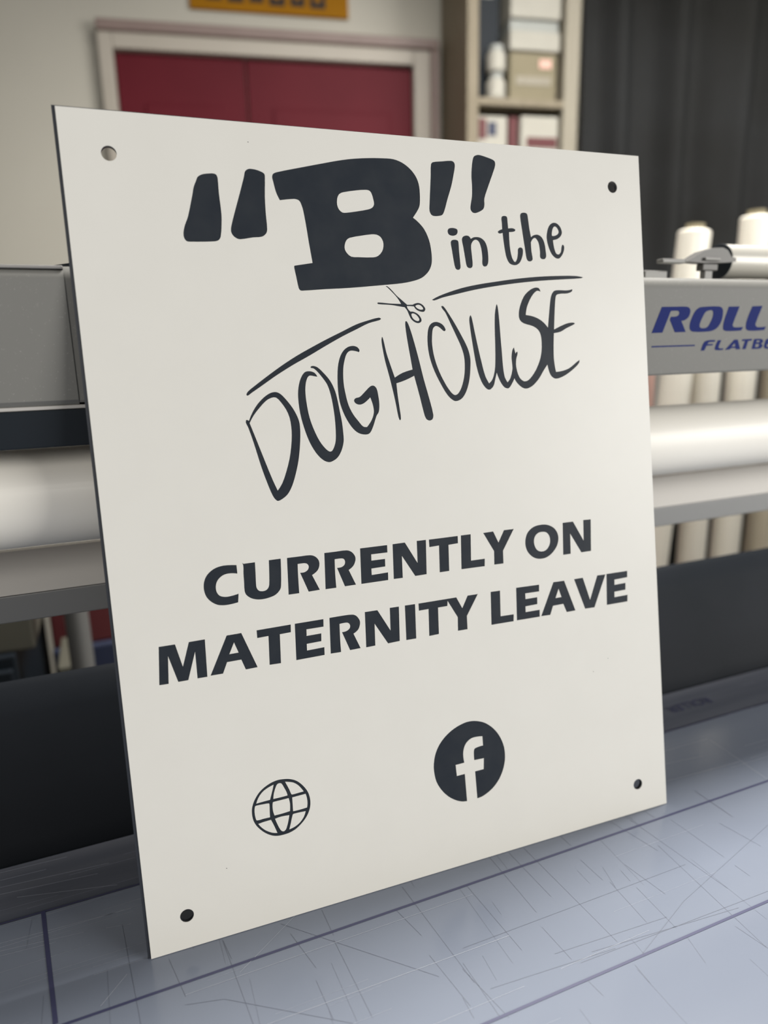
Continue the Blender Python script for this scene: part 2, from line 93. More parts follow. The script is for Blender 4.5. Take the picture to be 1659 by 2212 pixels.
    ('scissors_emblem', '18934,41099 18951,41108 18992,41108 19028,41100 19120,41038 19207,40967 19288,40891 19412,40761 19530,40625 19654,40493 19750,40405 19852,40322 19953,40238 20091,40121 20229,40004 20368,39887 20773,39893 20842,39928 20912,39959 20984,39981 21066,39999 21150,40009 21230,40003 21330,39974 21425,39928 21507,39870 21582,39792 21644,39702 21675,39610 21660,39541 21614,39471 21554,39425 21466,39411 21364,39420 21268,39442 21169,39475 21075,39520 20992,39576 20935,39634 20887,39702 20845,39775 20751,39784 20657,39792 20563,39798 20488,39800 20412,39800 20337,39799 20353,39734 20373,39672 20403,39615 20453,39549 20511,39489 20574,39430 20644,39438 20713,39439 20777,39429 20888,39391 20996,39342 21091,39280 21174,39203 21245,39114 21300,39019 21327,38946 21338,38866 21324,38797 21275,38742 21202,38697 21125,38672 21030,38672 20932,38692 20843,38727 20744,38789 20653,38866 20576,38951 20521,39044 20478,39145 20438,39247 20405,39334 20375,39421 20337,39505 20288,39582 20230,39655 20169,39726 20084,39738 20000,39750 19915,39763 19678,39802 19442,39842 19205,39874 18902,39895 18598,39908 18303,39933 18274,39948 18252,39974 18246,39998 18264,40018 18299,40035 18335,40041 18626,40023 18918,39993 19213,39968 19451,39957 19690,39950 19930,39946 19853,40083 19771,40218 19682,40347 19578,40473 19467,40592 19353,40710 19257,40808 19159,40904 19060,40998 19011,41036 18961,41071', '20955,39819 21067,39872 21221,39885 21340,39839 21440,39759 21498,39675 21510,39596 21429,39562 21318,39560 21193,39595 21080,39657 20989,39740', '20618,39268 20678,39310 20768,39319 20893,39271 21003,39192 21104,39076 21171,38946 21164,38871 21120,38813 21030,38805 20933,38830 20813,38896 20717,38987 20642,39129'),
    ('letter', '7506,23863 7512,23318 7396,23346 7280,23370 7164,23386 7042,23395 6920,23395 6801,23381 6689,23353 6580,23311 6480,23255 6384,23182 6297,23095 6225,22998 6174,22896 6138,22783 6116,22669 6109,22562 6115,22452 6136,22348 6173,22252 6225,22160 6291,22086 6388,22027 6500,21986 6614,21960 6734,21948 6855,21951 6977,21961 7141,21981 7305,22008 7469,22040 7387,21498 7234,21476 7081,21457 6927,21443 6789,21435 6650,21433 6513,21441 6375,21457 6238,21483 6109,21528 5972,21602 5843,21693 5726,21797 5630,21904 5546,22024 5480,22151 5430,22300 5398,22457 5383,22613 5386,22771 5406,22928 5444,23079 5498,23219 5570,23352 5659,23471 5782,23592 5922,23698 6071,23785 6221,23847 6381,23890 6544,23919 6697,23932 6852,23930 7008,23922 7174,23908 7340,23888'),
    ('letter', '7871,23966 7942,23887 8671,23896 8661,23657 8652,23418 8642,23178 8628,22910 8614,22642 8609,22373 8615,22306 8630,22240 8655,22178 8687,22124 8727,22074 8775,22036 8840,22008 8912,21992 8984,21985 9059,21986 9133,21996 9202,22019 9264,22055 9321,22103 9366,22159 9401,22231 9426,22311 9441,22393 9468,22615 9487,22839 9503,23064 9522,23347 9539,23630 9554,23913 10323,23919 10310,23654 10295,23389 10278,23124 10255,22818 10229,22511 10194,22207 10179,22114 10155,22024 10116,21944 10030,21836 9929,21739 9817,21659 9695,21599 9562,21556 9426,21524 9264,21495 9101,21477 8937,21470 8795,21475 8653,21492 8514,21521 8390,21562 8269,21615 8157,21682 8066,21754 7983,21839 7916,21932 7881,22019 7861,22114 7853,22210 7852,22388 7862,22567 7872,22745 7876,22923 7879,23101 7885,23279 7898,23439 7914,23598 7920,23756 7912,23827 7894,23896'),
    ('letter', '10732,23911 10987,23910 11244,23909 11502,23908 11762,23912 12023,23916 12281,23899 12396,23872 12507,23823 12606,23759 12688,23680 12758,23586 12807,23484 12830,23376 12833,23261 12817,23150 12784,23037 12734,22929 12665,22837 12550,22739 12418,22657 12277,22583 12710,21549 11958,21528 11501,22841 11602,22831 11701,22828 11796,22841 11882,22871 11964,22917 12031,22975 12072,23038 12098,23113 12106,23187 12090,23251 12055,23314 12010,23365 11954,23397 11888,23417 11820,23428 11678,23436 11535,23434 11392,23428 11378,23188 11366,22947 11355,22707 11344,22311 11334,21915 11327,21519 10625,21520'),
    ('letter', '13220,23928 13461,23926 13703,23924 13945,23922 14215,23929 14486,23936 14753,23919 14873,23889 14989,23836 15090,23766 15175,23676 15246,23570 15298,23458 15318,23366 15319,23268 15303,23175 15261,23052 15203,22934 15127,22830 15027,22739 14910,22662 14785,22592 15206,21544 14433,21538 13995,22836 14105,22831 14212,22833 14314,22851 14395,22884 14470,22932 14529,22992 14560,23057 14575,23134 14577,23211 14565,23269 14540,23326 14503,23372 14455,23401 14395,23418 14334,23427 14185,23434 14035,23433 13885,23427 13866,23116 13850,22805 13839,22492 13834,22171 13833,21849 13836,21526 13096,21529'),
    ('letter', '15691,23935 17619,23932 17602,23429 16437,23436 16420,23016 17398,23013 17368,22494 16375,22480 16362,22042 17539,22068 17508,21542 15583,21537'),
    ('letter', '18015,23942 18916,23951 19740,22437 19798,23958 20487,23953 20357,21565 19501,21551 18629,23060 18575,21547 17912,21556'),
    ('letter', '20708,23945 22924,23949 22905,23434 22168,23402 22087,21566 21351,21562 21438,23442 20705,23418'),
    ('letter', '23164,23954 23940,23956 23835,22079 24930,22080 24884,21540 23037,21558'),
    ('letter', '24931,23933 25741,23951 26109,23108 26613,23944 27420,23946 26440,22471 26409,21545 25657,21550 25707,22530'),
    ('letter', '29804,24005 29995,23992 30188,23957 30371,23900 30548,23819 30715,23717 30857,23596 30970,23454 31058,23293 31118,23128 31146,22972 31146,22812 31124,22656 31075,22489 31004,22327 30911,22178 30775,22015 30618,21864 30445,21732 30285,21639 30109,21565 29925,21514 29738,21490 29542,21489 29351,21511 29181,21555 29015,21622 28866,21709 28714,21833 28579,21977 28470,22131 28394,22285 28342,22449 28312,22614 28303,22779 28314,22944 28346,23104 28397,23270 28469,23431 28568,23572 28716,23710 28893,23828 29086,23916 29313,23973 29558,24000', '29768,23468 29953,23451 30122,23397 30259,23275 30356,23121 30409,22932 30417,22739 30384,22550 30307,22376 30173,22202 29998,22069 29806,22018 29600,22024 29411,22083 29254,22190 29136,22377 29067,22586 29040,22774 29057,22960 29118,23130 29220,23282 29337,23374 29480,23439 29620,23467'),
    ('letter', '31580,23944 32493,23940 33345,22410 33403,23957 34080,23943 33963,21542 33088,21533 32192,23051 32141,21541 31477,21541'),
    ('letter', '2391,19473 3348,19467 3674,18000 4170,19476 5140,19488 5066,17103 4466,17108 4482,18812 3911,17105 3311,17102 2872,18803 2740,17088 2192,17103'),
    ('letter', '6478,19507 7394,19518 8214,17150 7460,17133 7239,17817 6347,17813 6032,17129 5259,17132', '6887,18991 7111,18302 6534,18294'),
    ('letter', '8366,19534 10585,19561 10551,19057 9823,19037 9727,17142 8986,17159 9084,19044 8362,19026'),
    ('letter', '10852,19564 12777,19574 12744,19072 11589,19073 11562,18641 12553,18652 12513,18133 11526,18114 11504,17674 12681,17698 12652,17175 10741,17157'),
    ('letter', '13190,19588 13445,19595 13701,19599 13959,19599 14230,19599 14503,19595 14774,19569 14875,19542 14972,19493 15056,19429 15137,19334 15204,19225 15254,19111 15273,19026 15275,18937 15261,18852 15226,18728 15177,18607 15108,18503 15004,18410 14882,18332 14751,18263 15164,17209 14424,17193 13963,18500 14071,18498 14175,18503 14274,18524 14367,18562 14455,18616 14522,18684 14551,18751 14561,18831 14553,18907 14528,18963 14486,19016 14437,19057 14384,19080 14324,19092 14265,19096 14124,19096 13984,19088 13844,19077 13828,18758 13813,18437 13802,18117 13795,17804 13792,17490 13791,17176 13073,17187'),
    ('letter', '15663,19604 16561,19600 17388,18064 17461,19620 18129,19613 18003,17223 17140,17198 16288,18700 16218,17203 15562,17187'),
    ('letter', '18568,19617 19328,19610 19230,17195 18486,17201'),
    ('joined_letters', '19584,19606 22485,19620 22895,18782 23374,19618 24187,19616 23214,18169 23195,17211 22435,17213 22489,18191 21801,19456 21749,19105 21032,19105 20958,17225 20212,17204 20303,19108 19575,19100'),
    ('letter', '25220,19620 25984,19610 25906,17733 26993,17708 26944,17198 25115,17215'),
    ('letter', '27317,19627 29261,19592 29235,19087 28054,19105 28046,18681 29042,18680 29015,18161 28009,18142 27995,17718 29186,17713 29158,17192 27220,17212'),
    ('letter', '30491,19605 31435,19589 32294,17189 31510,17180 31250,17848 30353,17835 30070,17190 29281,17205', '30907,19039 31122,18390 30608,18382'),
    ('letter', '32310,19585 33097,19587 33647,17816 34404,19591 35157,19569 34012,17169 33160,17187'),
    ('letter', '35251,19589 37202,19579 37174,19081 35974,19046 35951,18643 36984,18664 36953,18126 35919,18108 35895,17684 37127,17697 37082,17179 35147,17182'),
    ('globe_icon', '9295,9436 9382,9421 9470,9400 9556,9373 9673,9330 9789,9279 9901,9220 9999,9155 10094,9081 10181,8999 10288,8884 10388,8762 10481,8634 10569,8497 10649,8353 10716,8206 10761,8067 10792,7923 10815,7779 10826,7654 10828,7529 10821,7406 10806,7285 10783,7166 10750,7052 10702,6927 10645,6806 10581,6692 10508,6582 10427,6479 10340,6382 10236,6280 10126,6185 10012,6096 9899,6017 9783,5943 9660,5880 9531,5829 9396,5788 9259,5756 9131,5737 9000,5727 8868,5723 8730,5723 8592,5730 8455,5749 8339,5777 8223,5816 8111,5866 7978,5942 7848,6028 7724,6124 7612,6226 7505,6337 7405,6453 7312,6572 7226,6696 7150,6825 7093,6945 7046,7069 7011,7195 6984,7329 6969,7465 6962,7600 6963,7730 6972,7859 6992,7984 7025,8108 7068,8229 7118,8344 7179,8462 7248,8576 7323,8684 7412,8798 7509,8906 7613,9004 7729,9093 7854,9174 7984,9244 8130,9313 8282,9372 8438,9421 8574,9452 8713,9473 8855,9481 9000,9476 9147,9458', '8514,9230 8470,9077 8422,8925 8309,8604 8193,8284 7970,8281 7748,8275 7522,8265 7297,8253 7370,8428 7459,8590 7578,8748 7718,8887 7880,9001 8057,9091 8281,9169', '8892,9241 8970,9226 9035,9185 9116,9031 9183,8860 9247,8709 9304,8555 9334,8428 9355,8298 9139,8289 8923,8284 8668,8285 8413,8290 8442,8482 8486,8666 8571,8891 8673,9106 8716,9170 8772,9219 8829,9240', '9277,9248 9423,9209 9567,9163 9700,9116 9826,9054 9972,8946 10105,8818 10218,8674 10319,8520 10381,8415 10436,8306 10247,8299 10058,8292 9860,8280 9667,8282 9626,8304 9598,8345 9550,8500 9507,8658 9395,8955', '7193,8069 7236,8105 7299,8117 7513,8114 7732,8098 7916,8090 8094,8066 8121,8038 8131,7996 8122,7772 8105,7547 8096,7336 8089,7125 7865,7131 7643,7135 7430,7117 7236,7129 7187,7201 7165,7305 7140,7506 7136,7706 7151,7895', '8357,8060 8388,8082 8433,8087 8668,8091 8905,8090 9158,8092 9411,8094 9448,7905 9466,7718 9453,7462 9420,7208 9165,7186 8910,7171 8652,7166 8393,7168 8355,7298 8328,7428 8315,7598 8315,7767 8327,7920', '9649,8087 9874,8092 10101,8097 10327,8102 10555,8107 10593,7952 10618,7798 10628,7610 10622,7425 10601,7291 10568,7160 10291,7143 10014,7132 9819,7133 9624,7140 9630,7377 9636,7614 9643,7850', '7299,6876 7504,6901 7710,6920 7922,6928 8136,6930 8227,6693 8313,6455 8393,6205 8468,5954 8295,5997 8129,6061 7930,6177 7742,6317 7603,6452 7477,6601 7383,6735', '8401,6936 8601,6969 8804,6984 9076,6968 9351,6934 9298,6724 9238,6517 9167,6302 9081,6097 9023,6019 8949,5963 8891,5951 8830,5964 8762,6009 8707,6074 8620,6259 8549,6454 8471,6694', '9573,6907 9612,6945 9667,6959 10054,6953 10450,6927 10384,6745 10297,6579 10158,6405 9996,6256 9829,6150 9647,6069 9460,6016 9264,5980 9336,6180 9405,6381 9484,6649'),
    ('round_logo', '22226,4663 22196,6718 21560,6710 21526,7541 22215,7547 22192,7737 22175,7926 22173,8112 22184,8268 22208,8422 22249,8569 22306,8707 22379,8839 22469,8955 22573,9050 22695,9130 22827,9192 22949,9227 23081,9243 23216,9246 23405,9235 23598,9211 23792,9180 23794,8490 23568,8485 23353,8467 23155,8425 23097,8387 23057,8324 23035,8253 23012,8027 23008,7793 23014,7554 23792,7522 23721,6717 23021,6714 23051,4656 23232,4671 23409,4695 23577,4738 23829,4834 24073,4950 24301,5085 24506,5237 24695,5409 24866,5596 25017,5795 25151,6008 25265,6232 25360,6462 25435,6703 25494,6950 25525,7158 25539,7372 25539,7588 25525,7796 25497,8006 25450,8214 25369,8468 25269,8721 25150,8965 25022,9180 24875,9387 24712,9581 24521,9773 24315,9952 24097,10110 23911,10215 23713,10301 23513,10372 23331,10425 23148,10463 22965,10487 22778,10495 22592,10489 22412,10465 22145,10406 21886,10331 21637,10237 21393,10122 21159,9988 20940,9840 20747,9686 20567,9516 20404,9334 20269,9151 20151,8956 20050,8751 19967,8527 19901,8294 19853,8056 19827,7854 19818,7647 19825,7438 19848,7180 19886,6920 19951,6664 20046,6420 20169,6179 20309,5947 20458,5738 20625,5538 20806,5350 20967,5208 21142,5079 21323,4962 21481,4872 21646,4794 21814,4731 21949,4696 22087,4676'),
]
BEAM_SHAPES = [
    ('42961,124328 43436,124334 43913,124339 44393,124342 44795,124350 45199,124357 45600,124342 45717,124319 45829,124274 45917,124215 45979,124137 46016,124045 46027,123953 46008,123811 45962,123669 45887,123542 45783,123441 45651,123353 45507,123281 45391,123245 45263,123223 45129,123209 45687,122323 44513,122308 43897,123293 43972,123552 44141,123548 44307,123550 44470,123564 44578,123583 44681,123614 44761,123659 44812,123725 44840,123806 44839,123882 44808,123938 44747,123989 44675,124016 44436,124029 44185,124019 43929,123996 43197,122296 42069,122282',),
    ('47343,124326 47930,124356 48525,124374 49119,124364 49276,124339 49428,124285 49541,124211 49616,124097 49651,123963 49663,123828 49661,123621 49635,123413 49578,123214 49488,123024 49367,122842 49216,122678 49073,122571 48901,122483 48716,122414 48518,122365 48307,122336 48093,122321 47569,122304 47044,122302 46529,122327 46386,122355 46250,122410 46152,122483 46088,122598 46061,122732 46060,122863 46088,123041 46140,123218 46209,123389 46306,123597 46418,123800 46555,123989 46662,124091 46793,124179 46938,124251 47062,124291 47201,124315', '48002,124023 48186,124060 48364,124061 48473,124001 48540,123908 48564,123718 48532,123527 48407,123216 48235,122918 48115,122766 47950,122653 47702,122605 47432,122605 47293,122635 47192,122699 47156,122846 47179,123004 47288,123273 47432,123533 47550,123732 47702,123911 47837,123980'),
    ('50273,124348 51506,124363 51305,123901 51109,123437 50925,122971 50903,122906 50892,122838 50906,122777 50954,122720 51026,122668 51109,122642 51439,122628 51780,122639 52128,122662 51947,122366 51405,122341 50867,122326 50333,122331 50171,122345 50011,122380 49888,122438 49826,122526 49801,122638 49796,122749 49809,122931 49843,123111 49891,123289 50007,123645 50137,123997',),
    ('53001,124379 54195,124410 53989,123951 53790,123490 53605,123026 53578,122947 53564,122865 53582,122789 53640,122721 53729,122660 53830,122628 54166,122616 54514,122633 54870,122665 54696,122371 54136,122338 53581,122317 53031,122320 52851,122338 52672,122379 52534,122445 52468,122535 52441,122648 52436,122761 52445,122946 52476,123130 52527,123310 52668,123670 52830,124026',),
    ('42158,121254 46799,121267 46810,121159 42168,121142',),
    ('47774,121425 47877,121506 48021,121562 48176,121596 48466,121620 48768,121621 49078,121611 48957,121458 48744,121464 48540,121461 48353,121438 48292,121409 48247,121360 48210,121301 48870,121288 48756,121173 48120,121163 47902,120764 47513,120757 47573,120996 47654,121223',),
    ('49348,121591 49755,121599 49652,121413 49563,121227 49500,121041 49507,120995 49541,120949 49590,120922 49740,120902 49905,120902 50077,120911 49986,120771 49728,120758 49475,120755 49231,120773 49152,120798 49082,120843 49056,120894 49117,121122 49221,121355',),
    ('51242,121613 51650,121606 52035,120789 51516,120777 51477,120905 51005,120899 50747,120778 50258,120765', '51313,121319 51437,121040 50989,121026'),
    ('52201,121620 53350,121640 53293,121482 52891,121465 52682,120783 52270,120776 52510,121472 52145,121462',),
    ('53579,121612 53865,121630 54150,121637 54428,121622 54525,121597 54615,121551 54675,121497 54692,121433 54679,121361 54647,121296 54593,121266 54520,121244 54487,121219 54535,121181 54621,121140 54676,121094 54678,121018 54647,120937 54594,120870 54521,120825 54425,120795 54321,120779 54016,120765 53705,120766 53391,120775', '53936,121486 54277,121488 54263,121344 53878,121335', '53830,121191 54241,121183 54186,120927 53790,120919'),
    ('55230,121625 56154,121634 56083,121489 55845,121499 55621,121496 55426,121468 55373,121433 55347,121373 55336,121300 56029,121311 55993,121166 55728,121183 55483,121184 55276,121155 55219,121104 55198,121023 55214,120954 55270,120922 55362,120902 55454,120892 55638,120888 55823,120894 56009,120905 55938,120760 55662,120746 55391,120743 55127,120761 55028,120786 54936,120832 54878,120888 54858,120976 54872,121074 54894,121171 54915,121282 54945,121392 54997,121492 55056,121545 55137,121587',),
]
SCRATCH_DARK = '2287,3760,2309,3194 2897,3737,2906,3613 2569,3740,2639,2796 2878,3469,2895,3247 2976,3346,2931,3157 3138,3304,3199,2976 3353,3719,3456,3317 3502,3712,3624,2844 3498,3361,3450,2398 3063,3099,3054,2731 4244,3725,4263,3374 4111,3359,4183,3048 3800,3544,3844,3073 3848,2981,3858,2867 1999,3585,2056,2983 2273,3079,2297,2806 1677,3047,1700,2661 1565,2842,1562,2709 2296,2648,2314,2531 2623,2622,2619,2489 3064,2649,3021,2463 3408,2592,3454,2390 2442,3743,2477,3266 3071,3265,3064,3163 2930,3213,2914,2839 1728,3141,3534,3130 2332,2763,3852,2717 2444,2800,3553,2692 1741,2830,2596,2763 2228,2879,3066,2822 2685,2652,3264,2878 3264,2878,4433,3193 348,3813,414,3163 763,3681,841,3373 816,3289,835,3013 1006,3784,1014,3556 1004,3527,1041,2937 1463,3584,1531,3330 1582,3757,1674,2903 1513,3179,1580,2781 1655,3012,1744,2633 724,3783,1501,3021 74,3439,289,3386 289,3386,929,2948 -243,4199,-170,3415 17,3800,83,3493 352,3801,377,3644 4254,3741,4265,3371 3686,3720,3699,3607 3526,3775,3527,3595'
SCRATCH_LIGHT = '82,3503,1995,3498 824,3809,406,3525 485,3133,2043,3107 -1043,4972,-742,4959 -1035,4896,-314,4839 -976,4356,-181,4318 -972,4320,-109,4326 -342,4211,-187,4181 -964,4249,-643,4223 -1053,5057,-605,5038 -229,3789,-380,3626 -1027,4823,-391,4759 -915,4746,-263,4586 -968,4290,-478,4234 4131,3934,4931,3888 4442,4286,4966,4279 4306,4130,4706,4086 4970,4256,4929,3603'

# ---------------------------------------------------------------- helpers
def link(name, me, parent=None, mat=None, loc=None):
    o = bpy.data.objects.new(name, me)
    COL.objects.link(o)
    if mat is not None and me is not None:
        me.materials.clear()
        me.materials.append(mat)
    if parent is not None:
        o.parent = parent
    if loc is not None:
        o.location = loc
    return o


def bm_obj(name, bm, mat, parent=None, smooth=False, loc=None):
    me = bpy.data.meshes.new(name)
    bmesh.ops.recalc_face_normals(bm, faces=bm.faces)
    bm.to_mesh(me)
    bm.free()
    if smooth:
        for p in me.polygons:
            p.use_smooth = True
    return link(name, me, parent, mat, loc)


def tag(o, label, cat, group=None):
    o['label'] = label
    o['category'] = cat
    if group:
        o['group'] = group
    return o


def thing(name, label, cat, loc=(0, 0, 0), rz=0.0, group=None):
    o = bpy.data.objects.new(name, None)
    COL.objects.link(o)
    o.location = loc
    o.rotation_euler = (0, 0, rz)
    o.empty_display_size = 0.05
    return tag(o, label, cat, group)


def add_box(bm, x0, x1, y0, y1, z0, z1, bevel=0.0, seg=2):
    v = [bm.verts.new(p) for p in ((x0, y0, z0), (x1, y0, z0), (x1, y1, z0), (x0, y1, z0), (x0, y0, z1), (x1, y0, z1), (x1, y1, z1), (x0, y1, z1))]
    fs = [bm.faces.new([v[i] for i in q]) for q in ((0, 3, 2, 1), (4, 5, 6, 7), (0, 1, 5, 4), (1, 2, 6, 5), (2, 3, 7, 6), (3, 0, 4, 7))]
    if bevel:
        es = list({e for f in fs for e in f.edges})
        bmesh.ops.bevel(bm, geom=es, offset=bevel, segments=seg, affect='EDGES', profile=0.5)


def box(name, mat, parent, x0, x1, y0, y1, z0, z1, bevel=0.0, seg=2):
    bm = bmesh.new()
    add_box(bm, x0, x1, y0, y1, z0, z1, bevel, seg)
    return bm_obj(name, bm, mat, parent)


def lathe(name, mat, parent, prof, axis='Z', n=40, loc=(0, 0, 0)):
    """prof: list of (radius, height along the axis), closed at both ends."""
    bm = bmesh.new()
    rings = []
    for r, h in prof:
        ring = []
        for i in range(n):
            a = 2 * math.pi * i / n
            c, s = r * math.cos(a), r * math.sin(a)
            ring.append(bm.verts.new((c, s, h) if axis == 'Z' else (h, c, s)))
        rings.append(ring)
    for a, b in zip(rings, rings[1:]):
        for i in range(n):
            bm.faces.new((a[i], a[(i + 1) % n], b[(i + 1) % n], b[i]))
    bm.faces.new(rings[0])
    bm.faces.new(rings[-1])
    o = bm_obj(name, bm, mat, parent, smooth=True, loc=loc)
    for p in o.data.polygons:
        if len(p.vertices) > 4:
            p.use_smooth = False
    try:
        o.data.set_sharp_from_angle(angle=math.radians(40))
    except Exception:
        pass
    return o


def extrude_x(name, mat, parent, prof, x0, x1, smooth=False):
    """prof: closed outline in (y, z), swept along X."""
    bm = bmesh.new()
    a = [bm.verts.new((x0, y, z)) for y, z in prof]
    b = [bm.verts.new((x1, y, z)) for y, z in prof]
    n = len(prof)
    for i in range(n):
        bm.faces.new((a[i], a[(i + 1) % n], b[(i + 1) % n], b[i]))
    bm.faces.new(a)
    bm.faces.new(b)
    o = bm_obj(name, bm, mat, parent, smooth=smooth)
    if smooth:
        o.data.set_sharp_from_angle(angle=math.radians(35))
    return o


def shape_mesh(name, loops, half, z, frame=None):
    """Filled flat outline with holes and a real thickness (2*half)."""
    cu = bpy.data.curves.new(name, 'CURVE')
    cu.dimensions = '2D'
    cu.fill_mode = 'BOTH'
    cu.extrude = half
    for lp in loops:
        sp = cu.splines.new('POLY')
        sp.points.add(len(lp) - 1)
        for p, (x, y) in zip(sp.points, lp):
            p.co = (x, y, 0, 1)
        sp.use_cyclic_u = True
    o = bpy.data.objects.new(name, cu)
    COL.objects.link(o)
    bpy.context.view_layer.update()
    me = bpy.data.meshes.new_from_object(o.evaluated_get(bpy.context.evaluated_depsgraph_get()))
    bpy.data.objects.remove(o)
    bpy.data.curves.remove(cu)
    me.name = name
    me.transform(Matrix.Translation((0, 0, z)))
    if frame is not None:
        me.transform(frame)
    return me


def pts(s, k=1e-5):
    return [tuple(float(v) * k for v in q.split(',')) for q in s.split()]


# ---------------------------------------------------------------- materials
def new_mat(name, base, rough=0.5, metallic=0.0, spec=0.5, coat=0.0):
    m = bpy.data.materials.new(name)
    m.use_nodes = True
    b = m.node_tree.nodes['Principled BSDF']
    b.inputs['Base Color'].default_value = (*base, 1)
    b.inputs['Roughness'].default_value = rough
    b.inputs['Metallic'].default_value = metallic
    b.inputs['Specular IOR Level'].default_value = spec
    b.inputs['Coat Weight'].default_value = coat
    return m


def noisy(name, c0, c1, scale=8.0, rough=0.5, stretch=(1, 1, 1), bump=0.0, detail=4, **kw):
    m = new_mat(name, c0, rough, **kw)
    nt = m.node_tree
    b = nt.nodes['Principled BSDF']
    tc = nt.nodes.new('ShaderNodeTexCoord')
    mp = nt.nodes.new('ShaderNodeMapping')
    mp.inputs['Scale'].default_value = stretch
    n = nt.nodes.new('ShaderNodeTexNoise')
    n.inputs['Scale'].default_value = scale
    n.inputs['Detail'].default_value = detail
    r = nt.nodes.new('ShaderNodeValToRGB')
    r.color_ramp.elements[0].position = 0.35
    r.color_ramp.elements[1].position = 0.68
    r.color_ramp.elements[0].color = (*c0, 1)
    r.color_ramp.elements[1].color = (*c1, 1)
    L = nt.links.new
    L(tc.outputs['Object'], mp.inputs[0])
    L(mp.outputs[0], n.inputs['Vector'])
    L(n.outputs[0], r.inputs[0])
    L(r.outputs[0], b.inputs['Base Color'])
    if bump:
        bp = nt.nodes.new('ShaderNodeBump')
        bp.inputs['Strength'].default_value = bump
        bp.inputs['Distance'].default_value = 0.002
        L(n.outputs[0], bp.inputs['Height'])
        L(bp.outputs[0], b.inputs['Normal'])
    return m


def flake_metal(name, base, flake):
    """Silver paint with tiny bright flakes."""
    m = new_mat(name, base, 0.55, 0.0, 0.2)
    nt = m.node_tree
    b = nt.nodes['Principled BSDF']
    tc = nt.nodes.new('ShaderNodeTexCoord')
    v = nt.nodes.new('ShaderNodeTexVoronoi')
    v.inputs['Scale'].default_value = 1100
    rp = nt.nodes.new('ShaderNodeValToRGB')
    rp.color_ramp.elements[0].position = 0.0
    rp.color_ramp.elements[0].color = (1, 1, 1, 1)
    rp.color_ramp.elements[1].position = 0.16
    rp.color_ramp.elements[1].color = (0, 0, 0, 1)
    n = nt.nodes.new('ShaderNodeTexNoise')
    n.inputs['Scale'].default_value = 420
    th = nt.nodes.new('ShaderNodeMath')
    th.operation = 'GREATER_THAN'
    th.inputs[1].default_value = 0.57
    mu = nt.nodes.new('ShaderNodeMath')
    mu.operation = 'MULTIPLY'
    mx = nt.nodes.new('ShaderNodeMix')
    mx.data_type = 'RGBA'
    mx.inputs['A'].default_value = (*base, 1)
    mx.inputs['B'].default_value = (*flake, 1)
    L = nt.links.new
    L(tc.outputs['Object'], v.inputs['Vector'])
    L(tc.outputs['Object'], n.inputs['Vector'])
    L(v.outputs['Distance'], rp.inputs[0])
    L(n.outputs[0], th.inputs[0])
    L(rp.outputs[0], mu.inputs[0])
    L(th.outputs[0], mu.inputs[1])
    L(mu.outputs[0], mx.inputs['Factor'])
    L(mx.outputs['Result'], b.inputs['Base Color'])
    return m


